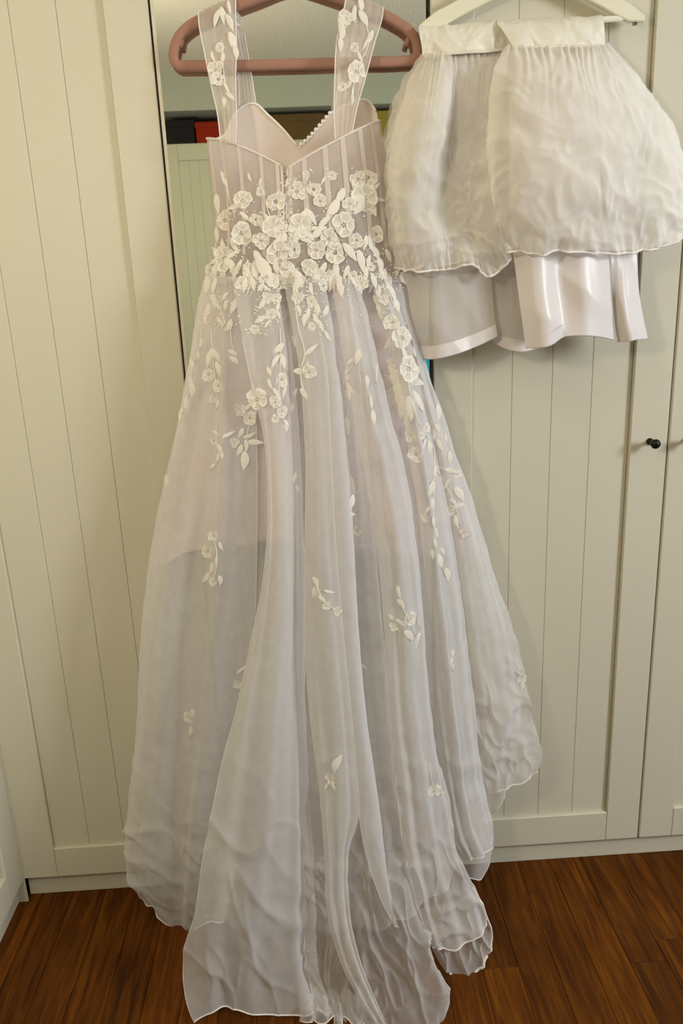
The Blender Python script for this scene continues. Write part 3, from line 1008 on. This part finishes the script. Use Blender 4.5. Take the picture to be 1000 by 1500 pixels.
FLOWERS = [  # px, py, diameter
    (330, 323, 26), (356, 294, 25), (355, 342, 30), (330, 379, 47), (404, 296, 27), (401, 334, 42), (407, 372, 33), (427, 269, 15), (435, 281, 25), (459, 278, 20),
    (469, 295, 18), (486, 257, 13), (438, 333, 46), (524, 263, 22), (539, 261, 23), (533, 291, 50), (512, 299, 20), (503, 330, 32), (482, 350, 26), (490, 370, 30),
    (463, 366, 25), (550, 343, 22), (448, 257, 11), (382, 281, 13), (430, 366, 24), (452, 392, 22), (420, 395, 24), (410, 413, 20), (383, 352, 24), (375, 322, 18), (522, 352, 20),
    (306, 549, 19), (320, 565, 17), (312, 585, 11), (314, 646, 14), (377, 585, 31), (351, 600, 19), (366, 612, 20), (343, 648, 14), (412, 556, 20), (403, 589, 18),
    (412, 602, 18), (403, 613, 12), (392, 436, 16), (404, 437, 15), (373, 482, 14), (397, 461, 16), (437, 436, 17), (456, 442, 16), (473, 419, 16), (457, 478, 12),
    (453, 545, 21), (523, 778, 15), (562, 439, 15), (574, 472, 24), (588, 495, 31), (562, 534, 16), (597, 540, 36), (602, 638, 18), (610, 666, 24), (624, 626, 14),
    (669, 694, 13), (660, 747, 15), (623, 758, 13), (679, 780, 14), (600, 905, 21), (576, 918, 14), (478, 887, 13), (494, 895, 14), (314, 785, 18), (305, 807, 19),
    (313, 852, 14), (348, 1002, 14), (763, 992, 15), (484, 1140, 17), (635, 1158, 19), (276, 1050, 16), (616, 638, 12),
    (317, 103, 22), (320, 117, 19), (323, 70, 12), (346, 30, 16), (522, 106, 26), (506, 28, 20), (502, 128, 13), (520, 70, 12)]
LEAVES = [  # px, py, length, direction in degrees (0 right, 90 down)
    (344, 302, 22, 160), (361, 319, 22, 40), (387, 397, 40, 65), (378, 380, 24, 70), (362, 400, 30, 95), (358, 418, 22, 100), (370, 416, 20, 80), (330, 268, 16, 60), (326, 258, 12, 80), (319, 300, 26, 90), (366, 260, 12, 70), (381, 268, 12, 100),
    (455, 318, 26, 55), (473, 265, 14, 120), (497, 288, 24, 120), (486, 306, 30, 125), (474, 328, 26, 130), (512, 370, 30, 50), (528, 383, 30, 75), (492, 400, 34, 88), (484, 416, 22, 100), (498, 424, 22, 80), (543, 358, 22, 70), (534, 356, 20, 100),
    (568, 375, 20, 60), (562, 402, 24, 55), (550, 372, 20, 60), (556, 388, 20, 70), (540, 385, 20, 95), (535, 402, 20, 90), (547, 412, 22, 70), (448, 352, 22, 20), (468, 340, 24, -35), (415, 350, 20, 100), (345, 360, 24, 60), (318, 345, 20, 90), (314, 400, 26, 110), (305, 420, 22, 110),
    (313, 439, 16, 60), (317, 448, 14, 40), (330, 435, 16, 130), (330, 448, 14, 100), (341, 450, 22, 110), (324, 472, 18, 55), (335, 477, 18, 115), (304, 455, 20, 110), (302, 468, 18, 100), (295, 503, 14, 105), (290, 521, 14, 100), (283, 534, 20, 70), (341, 517, 15, 30), (343, 528, 17, 40),
    (308, 525, 28, 110), (318, 522, 22, 60), (320, 541, 22, 80), (319, 593, 15, 110), (322, 657, 15, 60), (319, 670, 14, 120), (311, 684, 15, 140), (317, 635, 15, 40), (325, 668, 12, 90), (335, 636, 21, -25), (350, 659, 18, 110), (357, 675, 28, 92), (365, 637, 19, -20), (374, 648, 23, 5), (360, 653, 18, 85), (360, 598, 20, 140), (352, 634, 16, 115),
    (407, 510, 20, 140), (403, 530, 22, 120), (414, 530, 22, 75), (405, 576, 17, 50), (416, 574, 19, 100), (418, 624, 18, 80), (394, 545, 14, 70), (396, 563, 16, 70), (430, 576, 16, 120), (427, 598, 16, 90), (390, 422, 17, 40), (383, 446, 16, 120), (380, 468, 18, 150), (392, 475, 14, 130), (407, 461, 14, 60), (406, 450, 14, 100), (412, 440, 14, 80),
    (281, 571, 22, 95), (273, 591, 20, 105), (266, 609, 22, 105), (270, 558, 14, 60), (450, 461, 18, 100), (470, 478, 20, 65), (464, 453, 18, 80), (476, 456, 16, 110), (480, 492, 16, 55), (445, 470, 18, 95), (462, 468, 16, 70), (456, 512, 25, -40), (440, 545, 20, 10), (445, 577, 18, 60), (448, 536, 16, -60), (438, 455, 16, 75), (430, 500, 16, 75),
    (516, 527, 20, -40), (523, 523, 22, 105), (506, 551, 22, 105), (515, 570, 24, 55), (509, 580, 20, 80), (508, 626, 28, 88), (515, 708, 30, 70), (513, 736, 24, 105), (514, 754, 14, 0), (518, 720, 22, 85), (546, 612, 22, 80), (537, 559, 18, 80), (543, 590, 20, 80),
    (543, 444, 18, 70), (548, 455, 18, 80), (544, 463, 16, 85), (553, 464, 14, 75), (574, 430, 22, 60), (560, 402, 20, 60), (566, 416, 18, 60), (580, 448, 20, 65), (560, 503, 22, -60), (555, 425, 16, 80), (592, 520, 20, 60), (606, 515, 18, 70),
    (578, 556, 38, 195), (577, 570, 42, 165), (580, 584, 40, 135), (589, 595, 40, 105), (600, 598, 36, 85), (612, 588, 36, 55), (608, 560, 28, 10), (580, 546, 30, 215), (597, 618, 26, 95),
    (641, 604, 24, 80), (632, 640, 22, 95), (644, 652, 20, 65), (630, 716, 24, 110), (632, 738, 18, 85), (626, 748, 16, 120), (638, 780, 16, 70), (658, 671, 20, 85), (655, 708, 20, 120), (672, 724, 25, 55), (672, 741, 18, -10), (669, 764, 20, 75), (660, 690, 20, 20), (636, 690, 18, 90), (620, 652, 18, 110), (628, 655, 18, 80), (640, 627, 14, 60), (653, 642, 14, 70), (634, 765, 16, 80), (664, 735, 14, 40),
    (637, 797, 16, 75), (643, 822, 22, 65), (654, 842, 22, 75), (640, 781, 14, 60), (633, 812, 16, 85), (648, 808, 14, 60), (584, 868, 22, 80), (587, 884, 16, 55), (598, 931, 22, 50), (611, 938, 24, 100), (586, 912, 18, 40), (573, 905, 14, 60), (612, 912, 16, 80),
    (662, 957, 12, 70), (660, 968, 12, 100), (663, 977, 12, 80), (532, 976, 14, 40), (764, 1004, 16, 90), (758, 985, 14, 50), (463, 853, 18, 65), (460, 868, 18, 95), (482, 866, 16, 15), (472, 878, 16, 50),
    (302, 846, 21, 125), (317, 822, 17, 100), (322, 850, 16, 85), (310, 832, 18, 110), (324, 800, 15, 70), (282, 1045, 16, 100), (279, 1071, 18, 105), (354, 980, 18, -40), (244, 705, 18, 97), (495, 1116, 26, -62), (479, 1150, 15, 120), (488, 1152, 14, 70), (628, 1163, 14, 60), (644, 1160, 16, 20), (431, 700, 16, 100), (434, 716, 14, 60),
    (318, 28, 21, 110), (326, 24, 20, 80), (337, 34, 20, 70), (336, 12, 18, 80), (340, 62, 22, 75), (345, 78, 16, 80), (313, 84, 14, 70), (326, 86, 14, 100), (338, 142, 15, 40), (332, 130, 14, 60), (328, 150, 12, 90),
    (532, 28, 20, 60), (520, 22, 20, 90), (528, 8, 20, 80), (541, 56, 18, 115), (535, 66, 16, 115), (500, 50, 18, 100), (498, 66, 16, 90), (528, 84, 14, 60), (516, 148, 12, 100), (512, 122, 14, 110), (516, 136, 12, 90), (500, 10, 22, 100)]
rnd = random.Random(21)
for k in range(26):        # lace trailing over the waist seam
    px = 306 + 282 * (k + rnd.uniform(-.4, .4)) / 25
    LEAVES.append((px, rnd.uniform(392, 428), rnd.uniform(14, 26), 90 + (445 - px) * .12 + rnd.uniform(-35, 35)))
for k in range(16):
    px = 312 + 272 * (k + rnd.uniform(-.4, .4)) / 15
    FLOWERS.append((px, rnd.uniform(388, 416), rnd.uniform(12, 22)))
rnd = random.Random(3)
for i, (px, py, dm) in enumerate(FLOWERS):
    if dm >= 40:           # full blooms: a ring of petals round a small flower
        a0 = rnd.uniform(0, 360)
        for k in range(6):
            a = a0 + 60 * k + rnd.uniform(-14, 14)
            r_ = dm * .30
            LEAVES.append((px + r_ * math.cos(math.radians(a)), py + r_ * math.sin(math.radians(a)), dm * rnd.uniform(.46, .62), a))
        dm *= .72
    sew(FLO[i % 5], 'lace_flower', px, py, dm * 1.06, rnd.uniform(0, 6.28))
print('LEAVES', len(LEAVES), 'FLOWERS', len(FLOWERS))
for i, (px, py, ln, an) in enumerate(LEAVES):
    me = LEA[(i * 7 + i // 3) % 4]
    sew(me, 'lace_leaf', px, py, ln * 1.02, math.radians(an))
STEMS = [[(330, 262), (336, 290), (345, 320)], [(382, 270), (390, 300), (396, 320)], [(500, 284), (486, 306), (468, 335), (450, 360)], [(313, 430), (322, 450), (330, 475)], [(310, 480), (312, 520), (316, 560), (318, 600)],
         [(338, 480), (339, 500), (342, 515)], [(377, 600), (366, 620), (360, 650), (357, 672)], [(318, 620), (318, 650), (322, 668), (311, 686)], [(410, 480), (411, 510), (410, 545), (410, 600), (417, 622)],
         [(296, 480), (292, 510), (284, 535), (276, 580), (266, 608)], [(432, 440), (437, 480), (446, 520), (440, 545), (446, 575)], [(524, 512), (516, 535), (506, 555), (512, 580)], [(510, 590), (508, 640), (512, 690), (515, 720)],
         [(545, 440), (550, 480), (552, 520), (551, 560)], [(598, 560), (606, 600), (618, 630), (632, 650), (636, 690), (634, 740), (638, 790), (652, 845)], [(636, 682), (652, 688), (668, 694)], [(636, 684), (650, 706), (664, 735), (674, 770)],
         [(600, 668), (597, 690), (600, 706)], [(584, 860), (588, 885), (600, 912), (612, 938)], [(462, 850), (472, 876), (494, 896)], [(314, 790), (318, 820), (312, 850)], [(497, 1105), (490, 1130), (484, 1142)], [(629, 1118), (631, 1140), (635, 1158)],
         [(280, 1040), (278, 1060), (280, 1078)], [(663, 950), (660, 965), (663, 982)], [(324, 60), (326, 85), (330, 130)], [(534, 30), (540, 60), (524, 100), (514, 145)], [(488, 390), (490, 420), (486, 440)], [(362, 380), (366, 410), (362, 432)],
         [(545, 350), (556, 385), (566, 420), (578, 452)]]
for st in STEMS:
    runs, ow, last = [], None, None
    K = np.array(st, float)
    ch = np.concatenate([[0], np.cumsum(np.linalg.norm(np.diff(K, axis=0), axis=1))])
    for q in herm(ch, K, np.linspace(0, ch[-1], 22)):
        loc, nor, o_, dist = hit(q[0], q[1])
        p = loc + Vector((0, -.0018, 0))
        if last is None or (p - last).length > .014 + .6 * ch[-1] / 22 * .0016:
            runs.append(([], o_))
        runs[-1][0].append(tuple(p))
        last = p
    for pts, ow in runs:
        if len(pts) > 2:
            tube('lace_stem', pts, .0010, LACE, ow, 5)
# loose embroidery specks between the flowers: one sewn-on scatter
bm = bmesh.new()
rnd = random.Random(12)
cent = [(f[0], f[1]) for f in FLOWERS if f[1] < 500 and f[1] > 240] + [(l[0], l[1]) for l in LEAVES if 300 < l[1] < 480]
for k in range(1300):
    c = rnd.choice(cent)
    px, py = c[0] + rnd.gauss(0, 9), c[1] + rnd.gauss(0, 9)
    d = Vector(ray(px, py)).normalized()
    loc, nor, i, dist = TREE.ray_cast(Vector(CAM), d)
    if loc is None:
        continue
    r = bmesh.ops.create_icosphere(bm, subdivisions=1, radius=rnd.uniform(.0009, .0021))
    for v in r['verts']:
        v.co = Vector((v.co.x * rnd.uniform(.7, 1.6), v.co.y * .5, v.co.z)) + loc + Vector((0, -.0015, 0))
me = bpy.data.meshes.new('seed_beads'); bm.to_mesh(me); bm.free()
o = fix(link('seed_beads', me, LACE, None, True), dress)
o['kind'] = 'stuff'


# ------------------------------------------------------------------ the petticoat
pet = empty('petticoat', tuple(at(770, 500, .08)))
tag(pet, 'white tulle petticoat with satin underskirt folded over the white hanger', 'petticoat')
wb1 = [[(611, 51, 0.012), (613, 40, 0.022), (613, 46, 0.034), (617, 66, 0.037), (619, 84, 0.037)], [(660, 47, 0.012), (660, 37, 0.022), (660, 43, 0.037), (662, 62, 0.044), (664, 79, 0.044)],
       [(705, 44, 0.012), (705, 34, 0.022), (705, 40, 0.037), (710, 58, 0.042), (714, 76, 0.042)], [(736, 42, 0.012), (734, 32, 0.022), (733, 38, 0.035), (740, 55, 0.036), (744, 72, 0.036)]]
wb2 = [[(727, 44, 0.012), (727, 32, 0.022), (728, 38, 0.042), (738, 54, 0.050), (744, 68, 0.052)], [(762, 42, 0.012), (762, 31, 0.022), (763, 36, 0.044), (768, 54, 0.056), (772, 70, 0.058)],
       [(810, 39, 0.012), (810, 28, 0.022), (810, 34, 0.042), (812, 52, 0.055), (814, 70, 0.057)], [(850, 36, 0.012), (850, 26, 0.022), (850, 31, 0.042), (851, 50, 0.052), (852, 69, 0.054)],
       [(882, 33, 0.012), (882, 24, 0.022), (882, 30, 0.036), (884, 48, 0.040), (886, 67, 0.040)]]
for q, L in enumerate((wb1, wb2)):
    o, G = cloth('waistband', L, BAND, pet, 60, 50, sew=False, rough=(.001, .002), seed=20 + q, fr=(30, 18), crumple=(.0012, .003, 26))
    tube('gathering_cord', [tuple(p + np.array((0, -.003, 0))) for p in G[:, -1][::2]], .0028, BAND, o, 6)
wf = [[(730, 36, 0.048), (742, 54, 0.058), (752, 70, 0.063)], [(752, 36, 0.050), (762, 54, 0.064), (766, 70, 0.066)], [(769, 35, 0.049), (778, 54, 0.062), (786, 71, 0.064)]]
cloth('waistband_fold', wf, BAND, pet, 16, 20, sew=False)

TL = [[(618, 80, 0.014), (600, 125, 0.057), (584, 180, 0.077), (573, 235, 0.082), (568, 285, 0.082), (572, 315, 0.082), (580, 345, 0.082), (590, 392, 0.082)],
      [(632, 80, 0.039), (620, 140, 0.112), (607, 210, 0.137), (598, 290, 0.137), (598, 340, 0.132), (608, 396, 0.117)],
      [(652, 79, 0.044), (648, 140, 0.117), (634, 210, 0.132), (622, 290, 0.127), (626, 340, 0.127), (640, 396, 0.122)],
      [(664, 78, 0.034), (664, 140, 0.077), (656, 210, 0.072), (648, 290, 0.082), (652, 340, 0.097), (664, 394, 0.112)],
      [(690, 77, 0.034), (688, 140, 0.077), (682, 210, 0.082), (676, 290, 0.082), (682, 340, 0.097), (695, 392, 0.112)],
      [(712, 76, 0.034), (706, 140, 0.072), (700, 210, 0.082), (697, 290, 0.092), (698, 350, 0.102), (712, 406, 0.112)],
      [(742, 74, 0.034), (738, 140, 0.092), (730, 210, 0.102), (726, 290, 0.112), (730, 340, 0.112), (748, 378, 0.112)]]
TR = [[(742, 70, 0.054), (724, 105, 0.102), (716, 180, 0.132), (720, 250, 0.147), (732, 320, 0.147), (743, 366, 0.137)],
      [(758, 70, 0.064), (752, 130, 0.142), (746, 200, 0.167), (748, 280, 0.172), (752, 330, 0.162), (762, 367, 0.147)],
      [(784, 72, 0.064), (784, 140, 0.157), (786, 210, 0.182), (790, 290, 0.187), (794, 330, 0.177), (802, 367, 0.157)],
      [(820, 70, 0.064), (824, 140, 0.157), (832, 210, 0.182), (838, 290, 0.187), (842, 330, 0.172), (848, 368, 0.152)],
      [(850, 69, 0.064), (862, 140, 0.147), (874, 210, 0.167), (880, 290, 0.162), (884, 335, 0.147), (892, 371, 0.132)],
      [(874, 68, 0.054), (900, 140, 0.122), (922, 210, 0.137), (934, 290, 0.132), (930, 330, 0.122), (925, 368, 0.112)],
      [(886, 66, 0.034), (928, 130, 0.077), (964, 190, 0.092), (985, 260, 0.092), (985, 310, 0.092), (960, 360, 0.092)],
      [(887, 64, 0.019), (935, 122, 0.042), (974, 172, 0.050), (995, 230, 0.052), (1004, 290, 0.054), (1000, 347, 0.062)]]


def inner(L, k, dy):
    return [[(px + dy * .2 * math.sin(i * 2.1 + j), py + dy * (j / (len(l) - 1)), max(.014, d - k)) for j, (px, py, d) in enumerate(l)] for i, l in enumerate(L)]


for q, (L, m_, s_) in enumerate(((TL, NET, 30), (TR, NET, 31))):
    o, G = cloth('tulle_flounce', L, m_, pet, 150, 130, sew=False, crumple=(.002, .0065, 17), gather=(19, .0022, .2), rough=(.003, .012), seed=s_, fr=(13, 6), hem=(.0021, EDGE), frill=(8, .0035, .07))
    cloth('inner_flounce', inner(L, .028, -6), NET_B, pet, 110, 100, sew=False, crumple=(.003, .009, 21), gather=(15, .0025, .25), rough=(.004, .014), seed=s_ + 7, fr=(16, 8), hem=(.0022, EDGE))
cloth('inner_flounce', inner(TL, .045, -46), NET_B, pet, 110, 100, sew=False, crumple=(.003, .012, 24), rough=(.004, .014), seed=44, fr=(14, 8), hem=(.003, EDGE))

SL = [[(620, 84, .03), (590, 300, .062), (596, 420, .068), (612, 490, .07), (622, 523, .07)], [(650, 84, .035), (632, 300, .08), (634, 420, .095), (640, 490, .10), (646, 523, .10)],
      [(675, 84, .035), (668, 300, .078), (672, 420, .092), (678, 480, .095), (684, 512, .095)], [(708, 84, .03), (712, 300, .07), (720, 420, .08), (724, 465, .085), (727, 492, .085)]]
SM = [[(700, 84, .045), (700, 300, .05), (705, 420, .055), (714, 480, .056), (722, 500, .056)], [(740, 84, .045), (738, 300, .06), (745, 420, .065), (755, 490, .07), (760, 514, .07)],
      [(775, 84, .045), (775, 300, .055), (780, 420, .06), (784, 485, .06), (790, 508, .06)]]
SR = [[(748, 84, .045), (746, 280, .10), (752, 380, .115), (762, 450, .12), (771, 508, .12)], [(780, 84, .048), (780, 280, .12), (788, 380, .14), (796, 450, .145), (800, 506, .14)],
      [(805, 84, .048), (808, 280, .11), (816, 380, .12), (822, 440, .122), (822, 493, .122)], [(840, 84, .048), (846, 280, .115), (852, 380, .135), (858, 440, .138), (860, 491, .135)],
      [(868, 84, .045), (880, 280, .095), (890, 380, .105), (894, 440, .108), (897, 497, .105)]]
SC = [[(870, 84, .035), (884, 280, .085), (893, 380, .088), (896, 430, .09), (906, 499, .075)], [(878, 84, .032), (905, 280, .075), (912, 380, .08), (918, 450, .10), (924, 497, .095)],
      [(884, 84, .03), (925, 280, .06), (932, 380, .065), (936, 450, .068), (944, 496, .07)]]
for q, L in enumerate((SL, SM, SR, SC)):
    o, G = cloth('satin_underskirt', L, SATIN_T if q < 2 else SATIN, pet, 60, 90, sew=False, pleat=(1, .0005, .002), rough=(.001, .006), seed=50 + q, fr=(8, 4))
    nv = G.shape[1]
    hb = G[:, int(nv * .945):] + np.array((0, -.0025, 0))
    b_ = link('hem_band', grid_mesh('hem_band', hb), SATIN, None, True)
    fix(b_, o)
    tube('hem_edge', [tuple(p) for p in G[:, -1][::2]], .0018, SATIN, o, 5)
